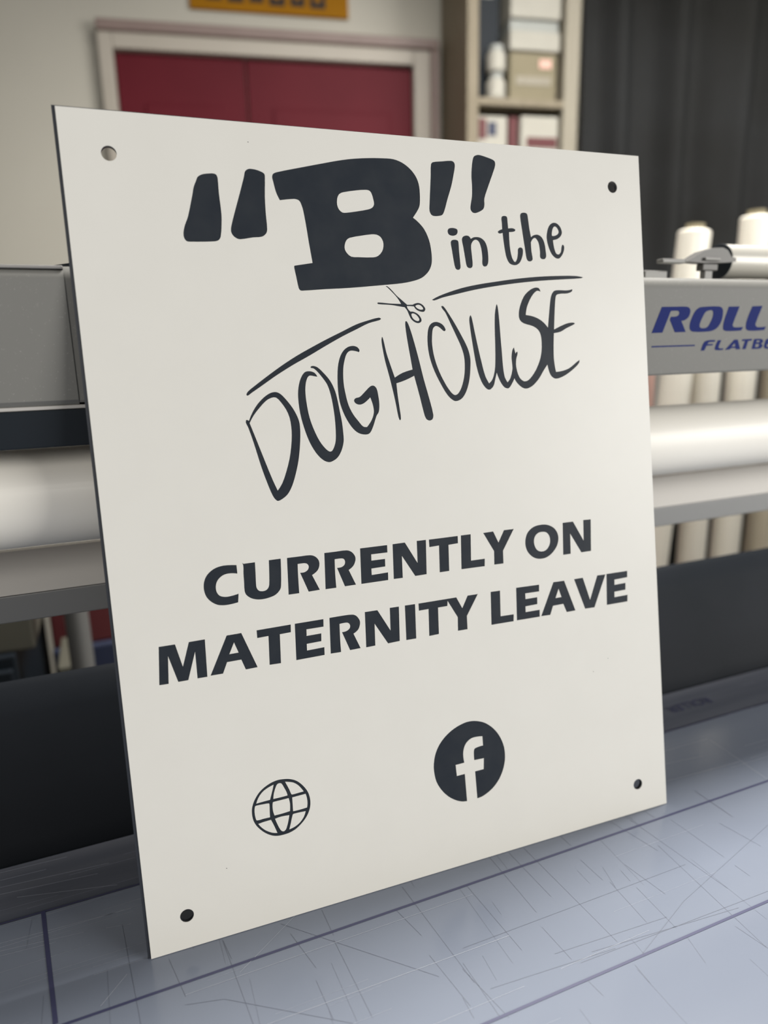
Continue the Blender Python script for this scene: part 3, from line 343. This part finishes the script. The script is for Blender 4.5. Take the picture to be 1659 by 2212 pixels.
M = dict(
    face=noisy('sign_white', (0.71, 0.695, 0.645), (0.72, 0.705, 0.655), 30, 0.36, spec=0.22, bump=0.01),
    core=new_mat('sign_black_core', (0.022, 0.025, 0.032), 0.38),
    ink=noisy('engraved_black', (0.020, 0.025, 0.033), (0.026, 0.031, 0.038), 60, 0.5, bump=0.05, spec=0.14),
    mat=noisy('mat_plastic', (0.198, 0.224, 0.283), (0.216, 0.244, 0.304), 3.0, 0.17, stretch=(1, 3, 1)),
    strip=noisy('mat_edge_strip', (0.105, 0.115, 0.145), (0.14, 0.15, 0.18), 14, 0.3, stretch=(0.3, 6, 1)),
    gridline=new_mat('grid_line_ink', (0.055, 0.058, 0.125), 0.35),
    sdark=new_mat('scratch_dark', (0.13, 0.145, 0.19), 0.4),
    slight=new_mat('scratch_light', (0.44, 0.47, 0.54), 0.4),
    silver=flake_metal('silver_flake_paint', (0.185, 0.183, 0.170), (0.95, 0.94, 0.9)),
    lid=new_mat('brushed_lid', (0.33, 0.32, 0.31), 0.4, 0.5),
    rubber=noisy('roller_white_rubber', (0.80, 0.77, 0.70), (0.83, 0.80, 0.73), 5, 0.45),
    rail=new_mat('rail_grey', (0.18, 0.18, 0.175), 0.5, 0.3),
    lip=new_mat('rail_lip_grey', (0.5, 0.48, 0.45), 0.45, 0.2),
    black=noisy('black_sheet', (0.008, 0.010, 0.013), (0.012, 0.014, 0.018), 6, 0.6, spec=0.08),
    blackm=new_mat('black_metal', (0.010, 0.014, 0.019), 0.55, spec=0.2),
    blue=new_mat('printed_blue', (0.015, 0.024, 0.125), 0.6, spec=0.05),
    tube=new_mat('silver_tube', (0.47, 0.455, 0.41), 0.4, 0.2),
    latch=new_mat('latch_grey', (0.085, 0.082, 0.077), 0.5, 0.2),
    latch2=new_mat('latch_pale', (0.19, 0.187, 0.176), 0.5, 0.1),
    wall=noisy('wall_paint', (0.43, 0.41, 0.355), (0.47, 0.45, 0.39), 1.2, 0.8),
    frame=noisy('door_frame_paint', (0.36, 0.325, 0.275), (0.38, 0.345, 0.295), 5, 0.5),
    mould_shade=noisy('moulding_shade_tint', (0.19, 0.135, 0.12), (0.22, 0.16, 0.14), 5, 0.5),  # brown-mauve tone paints in shade and red bounce along the outer frame
    red=noisy('door_red', (0.085, 0.004, 0.010), (0.10, 0.006, 0.013), 3, 0.55, spec=0.15),
    red2=noisy('dark_red', (0.085, 0.012, 0.014), (0.10, 0.016, 0.018), 4, 0.6),
    amber=noisy('amber_sign', (0.27, 0.115, 0.002), (0.30, 0.13, 0.003), 4, 0.6, spec=0.1),
    wood=noisy('shelf_wood', (0.17, 0.14, 0.09), (0.21, 0.175, 0.12), 9, 0.6, stretch=(8, 8, 1)),
    palewood=noisy('pale_post', (0.24, 0.215, 0.165), (0.27, 0.245, 0.19), 9, 0.6, stretch=(8, 8, 1)),
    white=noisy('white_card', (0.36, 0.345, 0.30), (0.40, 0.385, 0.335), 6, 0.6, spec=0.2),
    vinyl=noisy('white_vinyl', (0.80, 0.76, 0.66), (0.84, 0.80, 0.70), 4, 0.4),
    tan=noisy('tan_vinyl', (0.42, 0.37, 0.28), (0.47, 0.42, 0.32), 4, 0.5),
    pink=noisy('pink_vinyl', (0.62, 0.36, 0.29), (0.66, 0.40, 0.33), 4, 0.5),
    card=noisy('cardboard', (0.20, 0.175, 0.115), (0.23, 0.20, 0.135), 7, 0.7, spec=0.2),
    grey=noisy('grey_card', (0.28, 0.29, 0.27), (0.31, 0.32, 0.30), 6, 0.6),
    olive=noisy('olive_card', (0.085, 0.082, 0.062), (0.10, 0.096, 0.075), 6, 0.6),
    navy=noisy('navy_plastic', (0.018, 0.024, 0.055), (0.022, 0.03, 0.065), 6, 0.5),
    curtain=noisy('dark_curtain', (0.017, 0.017, 0.016), (0.025, 0.026, 0.027), 2.0, 0.8, spec=0.08),
    floor=noisy('floor_concrete', (0.20, 0.19, 0.175), (0.25, 0.24, 0.22), 3, 0.6),
    leg=new_mat('table_leg_grey', (0.25, 0.25, 0.25), 0.5, 0.4),
)

# ---------------------------------------------------------------- the setting: floor and back wall
WA = math.radians(10.5)


def wpos(s, d, z):          # s along the back wall, d away from the camera towards it
    return Vector((s * math.cos(WA) + d * math.sin(WA), -s * math.sin(WA) + d * math.cos(WA), z))


def place_wall(o, s, d, z=0.0):
    o.location = wpos(s, d, z)
    o.rotation_euler = (0, 0, -WA)


fl = box('floor', M['floor'], None, -5, 5, -3, 4.2, -0.1, 0.0)
fl['kind'] = 'structure'
wb = box('wall_back', M['wall'], None, -3.2, 3.2, 0.0, 0.12, 0.0, 3.1)
place_wall(wb, 0, 2.6)
wb['kind'] = 'structure'

# door in the back wall (local x along the wall, local -y towards the room)
dr = bpy.data.objects.new('door_1', None)
COL.objects.link(dr)
place_wall(dr, 0, 2.6)
dr['kind'] = 'structure'
for x0, x1 in ((-0.315, 0.090), (0.094, 0.655)):
    lf = box('door_leaf', M['red'], dr, x0, x1, -0.022, -0.001, 0.01, 2.146, 0.004)
    for z0, z1 in ((0.2, 0.95), (1.1, 2.0)):
        bm = bmesh.new()
        add_box(bm, x0 + 0.08, x1 - 0.08, -0.026, -0.022, z0, z1, 0.003)
        bm_obj('door_panel', bm, M['red'], lf)
for x0, x1, z0, z1 in ((-0.36, -0.317, 0.0, 2.195), (0.657, 0.715, 0.0, 2.195), (-0.317, 0.657, 2.148, 2.195)):
    box('door_jamb', M['frame'], dr, x0, x1, -0.045, -0.001, z0, z1, 0.004)
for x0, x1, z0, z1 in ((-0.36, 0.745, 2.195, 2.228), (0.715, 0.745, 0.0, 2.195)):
    box('door_moulding', M['mould_shade'], dr, x0, x1, -0.055, -0.001, z0, z1, 0.006)

# amber notice above the door
ns = thing('wall_notice', 'amber yellow notice board with dark lettering above the red door', 'sign')
place_wall(ns, 0.185, 2.6, 2.40)
bm = bmesh.new()
add_box(bm, -0.257, 0.257, -0.012, -0.001, -0.113, 0.16, 0.002)
bm_obj('panel', bm, M['amber'], ns)
x = -0.205
for wd, h0 in ((0.05, -0.085), (0.05, -0.088), (0.045, -0.085), (0.05, -0.09), (0.045, -0.088), (0.05, -0.09)):
    bm = bmesh.new()
    add_box(bm, x, x + 0.014, -0.0135, -0.012, h0, h0 + 0.09)
    add_box(bm, x + wd - 0.014, x + wd, -0.0135, -0.012, h0, h0 + 0.09)
    add_box(bm, x + 0.014, x + wd - 0.014, -0.0135, -0.012, h0, h0 + 0.016)
    bm_obj('letter', bm, M['blackm'], ns)
    x += wd + 0.019

# shelving unit right of the door
su = thing('shelving_unit', 'tall wooden shelving unit filled with boxes right of the red door', 'shelf')
place_wall(su, 0, 2.3)
box('side_panel', M['wood'], su, 0.762, 0.800, 0.0, 0.285, 0.0, 2.75, 0.003)
box('side_panel', M['palewood'], su, 1.088, 1.140, 0.0, 0.285, 0.0, 2.75, 0.003)
for z in (0.45, 0.95, 1.45, 1.955, 2.46):
    box('shelf_board', M['wood'], su, 0.800, 1.088, 0.0, 0.285, z, z + 0.022, 0.002)
box('back_panel', M['wood'], su, 0.800, 1.088, 0.275, 0.285, 0.0, 2.75)
SB = 1.977


def shelf_item(name, label, cat, s0, s1, d0, d1, z0, z1, mat, kind='box', group=None):
    o = thing(name, label, cat, group=group)
    place_wall(o, (s0 + s1) / 2, 2.3, z0)
    hw = (s1 - s0) / 2
    box('carton', mat, o, -hw, hw, d0, d1, 0, z1 - z0, 0.004)
    return o


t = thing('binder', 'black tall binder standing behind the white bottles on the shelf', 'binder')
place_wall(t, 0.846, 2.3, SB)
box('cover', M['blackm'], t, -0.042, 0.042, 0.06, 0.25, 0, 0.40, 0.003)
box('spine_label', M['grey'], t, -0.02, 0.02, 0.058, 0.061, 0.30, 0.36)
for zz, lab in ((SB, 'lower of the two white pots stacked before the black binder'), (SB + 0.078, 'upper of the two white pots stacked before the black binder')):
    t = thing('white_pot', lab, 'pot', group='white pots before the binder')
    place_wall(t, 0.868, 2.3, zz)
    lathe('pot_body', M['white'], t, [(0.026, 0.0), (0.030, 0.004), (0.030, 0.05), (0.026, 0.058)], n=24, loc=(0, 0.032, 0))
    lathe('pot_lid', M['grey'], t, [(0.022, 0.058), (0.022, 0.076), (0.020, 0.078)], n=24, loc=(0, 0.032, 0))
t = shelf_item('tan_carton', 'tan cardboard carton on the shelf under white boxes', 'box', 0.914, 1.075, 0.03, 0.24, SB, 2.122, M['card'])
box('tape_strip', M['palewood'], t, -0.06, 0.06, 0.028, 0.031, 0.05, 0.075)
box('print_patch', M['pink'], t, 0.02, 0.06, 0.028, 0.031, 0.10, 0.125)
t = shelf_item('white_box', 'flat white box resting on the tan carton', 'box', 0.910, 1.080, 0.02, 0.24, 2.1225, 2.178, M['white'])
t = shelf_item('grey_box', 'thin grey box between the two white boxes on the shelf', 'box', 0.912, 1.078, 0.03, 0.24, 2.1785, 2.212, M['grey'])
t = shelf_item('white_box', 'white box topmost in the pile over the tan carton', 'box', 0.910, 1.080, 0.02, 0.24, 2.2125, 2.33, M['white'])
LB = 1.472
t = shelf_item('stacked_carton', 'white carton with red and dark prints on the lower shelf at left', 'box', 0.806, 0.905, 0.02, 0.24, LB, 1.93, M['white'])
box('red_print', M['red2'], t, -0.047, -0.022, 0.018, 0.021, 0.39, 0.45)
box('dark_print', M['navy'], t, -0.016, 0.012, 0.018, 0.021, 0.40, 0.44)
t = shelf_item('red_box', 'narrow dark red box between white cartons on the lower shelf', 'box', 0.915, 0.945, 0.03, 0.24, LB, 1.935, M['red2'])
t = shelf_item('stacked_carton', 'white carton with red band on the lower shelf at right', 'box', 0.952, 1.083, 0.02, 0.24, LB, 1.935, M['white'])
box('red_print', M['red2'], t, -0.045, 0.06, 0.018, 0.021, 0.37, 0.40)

# dark curtain at the right
ct = thing('dark_curtain', 'dark grey hanging curtain with deep folds at the right', 'curtain')
place_wall(ct, 0, 2.3)
bm = bmesh.new()
N = 150
rows = []
for z in (0.02, 0.9, 1.8, 2.9):
    row = []
    for i in range(N + 1):
        s = 1.16 + i * 1.9 / N
        d = 0.06 + 0.028 * math.sin(s * 33) + 0.02 * math.sin(s * 13.7 + 1) + 0.012 * math.sin(s * 61 + z)
        row.append(bm.verts.new((s + 0.02 * math.sin(z * 1.3 + s * 5), d - (s - 1.14) * 0.25, z)))
    rows.append(row)
for a, b in zip(rows, rows[1:]):
    for i in range(N):
        bm.faces.new((a[i], a[i + 1], b[i + 1], b[i]))
o = bm_obj('cloth', bm, M['curtain'], ct, smooth=True)
sd = o.modifiers.new('thickness', 'SOLIDIFY')
sd.thickness = 0.006
lathe('curtain_rail', M['blackm'], ct, [(0.014, 1.15), (0.014, 3.1)], axis='X', n=16, loc=(0, -0.19, 2.915))

# ---------------------------------------------------------------- rolls and stock behind the machine
def vinyl_roll(x, y, r, h, mat, label, group='rolls standing behind the machine', tilt=0.0):
    t = thing('vinyl_roll', label, 'roll', (x, y, 0.0), group=group)
    t.rotation_euler = (0, tilt, 0)
    if tilt:
        t.location.z = r * math.sin(tilt)
    lathe('wound_sheet', mat, t, [(r, 0.0), (r, h - 0.003), (r - 0.003, h), (0.018, h), (0.018, h - 0.03)], n=32)
    lathe('core_tube', M['card'], t, [(0.0178, h - 0.06), (0.0178, h + 0.012), (0.014, h + 0.012), (0.014, h - 0.05)], n=20)
    return t


vinyl_roll(0.910, 1.0, 0.024, 1.20, M['pink'], 'pinkish roll standing nearest the white sign behind the beam')
vinyl_roll(1.010, 1.10, 0.031, 1.425, M['vinyl'], 'tall white leaning roll rising above the beam behind the latch', tilt=0.0715)
vinyl_roll(1.172, 1.10, 0.029, 1.28, M['vinyl'], 'white roll standing low under the beam between the two tall rolls')
vinyl_roll(1.272, 1.10, 0.030, 1.457, M['vinyl'], 'tallest white upright roll rising behind the silver tube at right')
vinyl_roll(1.385, 1.10, 0.035, 1.27, M['tan'], 'tan roll standing at the right edge of the picture')
vinyl_roll(1.330, 1.38, 0.026, 1.17, M['grey'], 'grey short roll standing in the gap behind the white rolls')

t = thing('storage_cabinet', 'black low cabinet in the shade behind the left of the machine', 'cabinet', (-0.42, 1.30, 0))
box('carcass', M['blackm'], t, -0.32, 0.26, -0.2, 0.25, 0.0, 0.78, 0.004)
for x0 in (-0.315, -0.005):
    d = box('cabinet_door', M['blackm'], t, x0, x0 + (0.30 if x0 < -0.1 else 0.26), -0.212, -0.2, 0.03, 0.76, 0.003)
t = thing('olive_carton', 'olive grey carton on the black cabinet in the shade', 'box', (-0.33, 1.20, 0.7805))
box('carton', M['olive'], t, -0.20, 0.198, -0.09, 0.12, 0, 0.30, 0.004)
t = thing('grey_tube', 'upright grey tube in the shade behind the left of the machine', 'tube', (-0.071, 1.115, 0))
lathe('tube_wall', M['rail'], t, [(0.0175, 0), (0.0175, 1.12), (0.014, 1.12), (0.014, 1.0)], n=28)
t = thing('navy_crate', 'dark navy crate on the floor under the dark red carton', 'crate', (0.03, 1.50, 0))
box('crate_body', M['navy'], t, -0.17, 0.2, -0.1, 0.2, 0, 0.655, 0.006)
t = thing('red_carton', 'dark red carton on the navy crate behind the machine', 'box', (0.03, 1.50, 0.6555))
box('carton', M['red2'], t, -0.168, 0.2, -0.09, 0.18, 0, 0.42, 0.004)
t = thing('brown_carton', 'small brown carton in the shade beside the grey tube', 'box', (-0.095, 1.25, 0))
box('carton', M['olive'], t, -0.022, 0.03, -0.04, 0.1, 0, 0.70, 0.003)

# ---------------------------------------------------------------- the flatbed table and its mat
tb = thing('flatbed_table', 'flatbed applicator table under the scratched grey mat', 'table', (0.5, 0.0, 0))
tb.location = (0.5, 0.0, 0.0)
box('table_top', M['leg'], tb, -1.5, 1.3, -1.1, 0.512, 0.775, TABLE_Z - 0.0042, 0.002)
for lx in (-1.4, 1.2):
    for ly in (-1.0, 0.42):
        box('leg', M['leg'], tb, lx - 0.04, lx + 0.04, ly - 0.04, ly + 0.04, 0.0, 0.775, 0.004)
prof = [(0.513, 0.78), (0.5135, 0.848), (0.5185, 0.862), (0.5400, 0.905), (0.560, 0.944), (0.572, 0.962), (0.579, 0.9655), (0.586, 0.962), (0.592, 0.945), (0.596, 0.78)]
extrude_x('rear_apron', M['black'], tb, prof, -1.24, 1.24, smooth=True)

mt = thing('cutting_mat', 'grey blue scratched plastic mat with dark blue ruled lines', 'mat', (0.5, 0.0, TABLE_Z - 0.004))
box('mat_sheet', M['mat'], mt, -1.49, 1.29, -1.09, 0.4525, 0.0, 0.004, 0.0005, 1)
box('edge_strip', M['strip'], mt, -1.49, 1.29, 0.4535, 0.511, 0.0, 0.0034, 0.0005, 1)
MZ = 0.004


def quad_strip(bm, x0, y0, x1, y1, wd, z):
    d = Vector((x1 - x0, y1 - y0, 0))
    if d.length < 1e-6:
        return
    nrm = Vector((-d.y, d.x, 0)).normalized() * (wd / 2)
    p, q = Vector((x0, y0, z)), Vector((x1, y1, z))
    top = [bm.verts.new(v) for v in (p - nrm, q - nrm, q + nrm, p + nrm)]
    bm.faces.new(top)


for y, wd in ((0.0755, 0.0016), (0.170, 0.0016), (0.2655, 0.0017), (0.3588, 0.0017), (0.4530, 0.0012)):
    bm = bmesh.new()
    quad_strip(bm, -1.48, y, 1.28, y, wd, MZ + 0.00022)
    bm_obj('grid_line', bm, M['gridline'], mt)
for x0, x1 in ((-0.5735, -0.5615), ):
    bm = bmesh.new()
    quad_strip(bm, x0, 0.4525, x1, 0.361, 0.0026, MZ + 0.00024)
    quad_strip(bm, x1 + 0.0002, 0.3585, x1 + 0.010, 0.2655, 0.0026, MZ + 0.00024)
    bm_obj('grid_line', bm, M['gridline'], mt)

bm = bmesh.new()
for q in SCRATCH_DARK.split():
    a = [float(v) * 1e-4 for v in q.split(',')]
    quad_strip(bm, a[0] - 0.5, a[1], a[2] - 0.5, a[3], 0.00022, MZ + 0.00012)
for i in range(60):
    x, y = random.uniform(-0.1, 0.7) - 0.5, random.uniform(0.1, 0.44)
    l = random.uniform(0.01, 0.07)
    a = math.pi / 2 + random.uniform(-0.05, 0.05)
    quad_strip(bm, x, y, x + l * math.cos(a), min(y + l * math.sin(a), 0.45), 0.00012, MZ + 0.00012)
o = bm_obj('dark_scratches', bm, M['sdark'], mt)
o['kind'] = 'stuff'
bm = bmesh.new()
for q in SCRATCH_LIGHT.split():
    a = [float(v) * 1e-4 for v in q.split(',')]
    quad_strip(bm, a[0] - 0.5, a[1], a[2] - 0.5, a[3], 0.00026, MZ + 0.00016)
for i in range(80):
    x, y = random.uniform(-0.15, 0.75) - 0.5, random.choice((random.uniform(0.37, 0.505), random.uniform(0.25, 0.45)))
    l = random.uniform(0.02, 0.12)
    quad_strip(bm, x, y, x + l, y + random.uniform(-0.001, 0.001), random.choice((0.00008, 0.0001, 0.00016)), MZ + 0.00014)
o = bm_obj('light_scratches', bm, M['slight'], mt)
o['kind'] = 'stuff'

# maker's word printed on the edge strip, read from the far side
fc = bpy.data.curves.new('edge_lettering', 'FONT')
fc.body = 'ROLLER'
fc.size = 0.016
fc.align_x = 'CENTER'
fo = bpy.data.objects.new('edge_lettering', fc)
COL.objects.link(fo)
bpy.context.view_layer.update()
me = bpy.data.meshes.new_from_object(fo.evaluated_get(bpy.context.evaluated_depsgraph_get()))
bpy.data.objects.remove(fo)
me.transform(Matrix.Translation((0.030, 0.488, MZ + 0.0002)) @ Matrix.Rotation(math.pi, 4, 'Z'))
link('edge_lettering', me, mt, M['gridline'])

# ---------------------------------------------------------------- the gantry above the table
ga = thing('roller_gantry', 'silver gantry beam with white rubber roller across the table', 'machine', (0.5, 0.5, 0.0))
GX, GY = 0.5, 0.5


def gprof(p):
    return [(y - GY, z) for y, z in p]


def arc(cy, cz, r, a0, a1, n):
    return [(cy + r * math.cos(math.radians(a0 + (a1 - a0) * i / n)), cz + r * math.sin(math.radians(a0 + (a1 - a0) * i / n))) for i in range(n + 1)]


beam = [(BEAM_Y, 1.190)] + arc(BEAM_Y + 0.010, 1.2567, 0.010, 180, 90, 8) + arc(0.572, 1.2597, 0.007, 90, 0, 4) + [(0.579, 1.189), (BEAM_Y + 0.001, 1.1887)]
bo = extrude_x('beam', M['silver'], ga, gprof(beam), -0.0118 - GX, 1.75 - GX, smooth=True)
hous = [(0.4525, 1.1905)] + arc(0.4525 + 0.006, 1.2582, 0.006, 180, 90, 6) + [(0.579, 1.2642), (0.579, 1.1875), (0.4555, 1.1875)]
extrude_x('end_housing', M['silver'], ga, gprof(hous), -0.75 - GX, -0.0118 - GX, smooth=True)
box('housing_lid', M['lid'], ga, -0.75 - GX, -0.0118 - GX, 0.4545 - GY, 0.575 - GY, 1.2645, 1.2664, 0.0004, 1)
bm = bmesh.new()
vs = [(-0.026, 1.2666), (0.02, 1.2666), (0.02, 1.2708), (-0.008, 1.2695)]
a = [bm.verts.new((x - GX, 0.470 - GY, z)) for x, z in vs]
b = [bm.verts.new((x - GX, 0.50 - GY, z)) for x, z in vs]
bm.faces.new(a)
bm.faces.new(b)
for i in range(4):
    bm.faces.new((a[i], a[(i + 1) % 4], b[(i + 1) % 4], b[i]))
bm_obj('blade_cover', bm, M['blackm'], ga)
box('trim_strip', M['lip'], ga, -0.75 - GX, 0.05 - GX, 0.4545 - GY, 0.50 - GY, 1.1852, 1.1874, 0.0003, 1)
box('guard_strip', M['blackm'], ga, -0.75 - GX, 0.05 - GX, 0.4535 - GY, 0.465 - GY, 1.1630, 1.185, 0.001)
lathe('rubber_roller', M['rubber'], ga, [(0.029, -0.72 - GX), (0.0320, -0.715 - GX), (0.0320, 1.715 - GX), (0.029, 1.72 - GX)], axis='X', n=64, loc=(0, 0.497 - GY, 1.1262))
extrude_x('rail_lip', M['lip'], ga, gprof([(0.5255, 1.0525), (0.542, 1.0800), (0.556, 1.0790), (0.556, 1.0525)]), -0.75 - GX, 1.75 - GX)
box('lower_rail', M['rail'], ga, -0.75 - GX, 1.75 - GX, 0.525 - GY, 0.556 - GY, 1.0322, 1.0522, 0.001)
for x0 in (-0.80, 1.752):
    box('end_support', M['rail'], ga, x0 - GX, x0 + 0.048 - GX, 0.46 - GY, 0.575 - GY, TABLE_Z + 0.001, 1.275, 0.004)

# blue print on the beam
fr = Matrix(((1, 0, 0, -GX), (0, 0, -1, BEAM_Y - GY), (0, 1, 0, 0), (0, 0, 0, 1)))
for shp in BEAM_SHAPES:
    nm = 'printed_rule' if shp is BEAM_SHAPES[4] else 'printed_letter'
    me = shape_mesh(nm, [pts(s) for s in shp], 0.00006, 0.00009, fr)
    link(nm, me, ga, M['blue'])

# silver tube with black end plug in brackets on top of the beam, and the latch beside it
tu = thing('silver_tube', 'silver tube with black end cap lying on top of the beam', 'tube', (0.9, 0.52, 1.2672))
lathe('tube_body', M['tube'], tu, [(0.0154, -0.3408), (0.0155, -0.340), (0.0155, 0.7), (0.0150, 0.701)], axis='X', n=40, loc=(0, 0, 0.0213))
lathe('end_cap', M['blackm'], tu, [(0.0148, -0.3435), (0.0160, -0.3425), (0.0160, -0.3415), (0.0155, -0.341)], axis='X', n=40, loc=(0, 0, 0.0213))
for x in (-0.25, 0.45):
    box('bracket', M['tube'], tu, x - 0.012, x + 0.012, -0.012, 0.012, 0.0, 0.0075, 0.0008)
la = thing('latch_lever', 'grey curved latch lever beside the black tube cap', 'latch', (0.519, 0.497, 1.2672))
bm = bmesh.new()
pr = [(-0.030, 0.0165), (-0.022, 0.0205), (-0.012, 0.0255), (0.0, 0.0285), (0.010, 0.0290), (0.016, 0.0270), (0.021, 0.0215), (0.027, 0.0205), (0.027, 0.0175), (0.016, 0.0165), (-0.012, 0.0155)]
a = [bm.verts.new((x, -0.008, z)) for x, z in pr]
b = [bm.verts.new((x, 0.003, z)) for x, z in pr]
bm.faces.new(a)
bm.faces.new(b)
for i in range(len(pr)):
    bm.faces.new((a[i], a[(i + 1) % len(pr)], b[(i + 1) % len(pr)], b[i]))
lv = bm_obj('lever', bm, M['latch'], la)
box('lever_pin', M['latch2'], lv, -0.012, 0.006, -0.0105, -0.008, 0.0175, 0.0200, 0.0006)
box('catch', M['latch'], la, -0.010, 0.008, -0.006, 0.002, 0.0095, 0.0155, 0.0008)
box('post', M['latch2'], la, -0.006, 0.003, -0.005, 0.001, 0.0, 0.0095, 0.0005)
box('thin_plate', M['latch2'], la, -0.056, -0.030, -0.006, 0.002, 0.0150, 0.0185, 0.0008)
box('low_plate', M['latch2'], la, -0.075, -0.050, -0.006, 0.004, 0.0, 0.0085, 0.001)

# ---------------------------------------------------------------- the sign itself
SY, TL = -0.0331, 0.1576
Xs = Vector((math.cos(SY), math.sin(SY), 0))
Nb = Vector((-math.sin(SY), math.cos(SY), 0))
Us = Nb * math.sin(TL) + Vector((0, 0, math.cos(TL)))
Ns = Xs.cross(Us)
W_, H_ = 0.400, 0.5082
sg = thing('sign_board', 'white engraved sign board with black lettering leaning on the machine beam', 'sign')
sg.matrix_world = Matrix(((Xs.x, Us.x, Ns.x, -0.0084), (Xs.y, Us.y, Ns.y, 0.3838), (Xs.z, Us.z, Ns.z, 0.85), (0, 0, 0, 1)))
CAP, CORE = 0.0005, 0.0026


def circle(cx, cy, r, n=36):
    return [(cx + r * math.cos(2 * math.pi * i / n), cy + r * math.sin(2 * math.pi * i / n)) for i in range(n)]


holes = [circle(x, y, r) for x, y, r in ((0.02575, 0.4844, 0.00425), (0.37504, 0.48435, 0.0042), (0.37255, 0.0228, 0.0042), (0.02356, 0.02128, 0.0042))]
shapes = [(s[0], [pts(q) for q in s[1:]]) for s in SIGN_SHAPES]
loops = [[(0, 0.0), (W_, 0.0), (W_, H_), (0, H_)]] + holes
for n_, ls in shapes:
    loops += ls
link('white_face', shape_mesh('white_face', loops, CAP / 2, -CAP / 2), sg, M['face'])
o = link('black_core', shape_mesh('black_core', [[(-0.0019, 0.0004), (W_ - 0.0004, 0.0004), (W_ - 0.0004, H_ + 0.0001), (-0.0019, H_ + 0.0006)]] + holes, CORE / 2, -CAP - CORE / 2 - 0.00002), sg, M['core'])
o['label'] = 'black edge and back of the panel'
for n_, ls in shapes:
    me = shape_mesh(n_, ls, 0.00005, -0.00030)
    link(n_, me, sg, M['ink'])
bm = bmesh.new()
for x, y in ((0.1065, 0.4966), (0.336, 0.122), (0.0505, 0.045), (0.049, 0.187), (0.35, 0.13)):
    c = [bm.verts.new((x + 0.00035 * math.cos(k), y + 0.00025 * math.sin(k), 0.00005)) for k in (0, 1.05, 2.1, 3.14, 4.2, 5.25)]
    bm.faces.new(c)
o = bm_obj('dust_specks', bm, M['core'], sg)
o['kind'] = 'stuff'
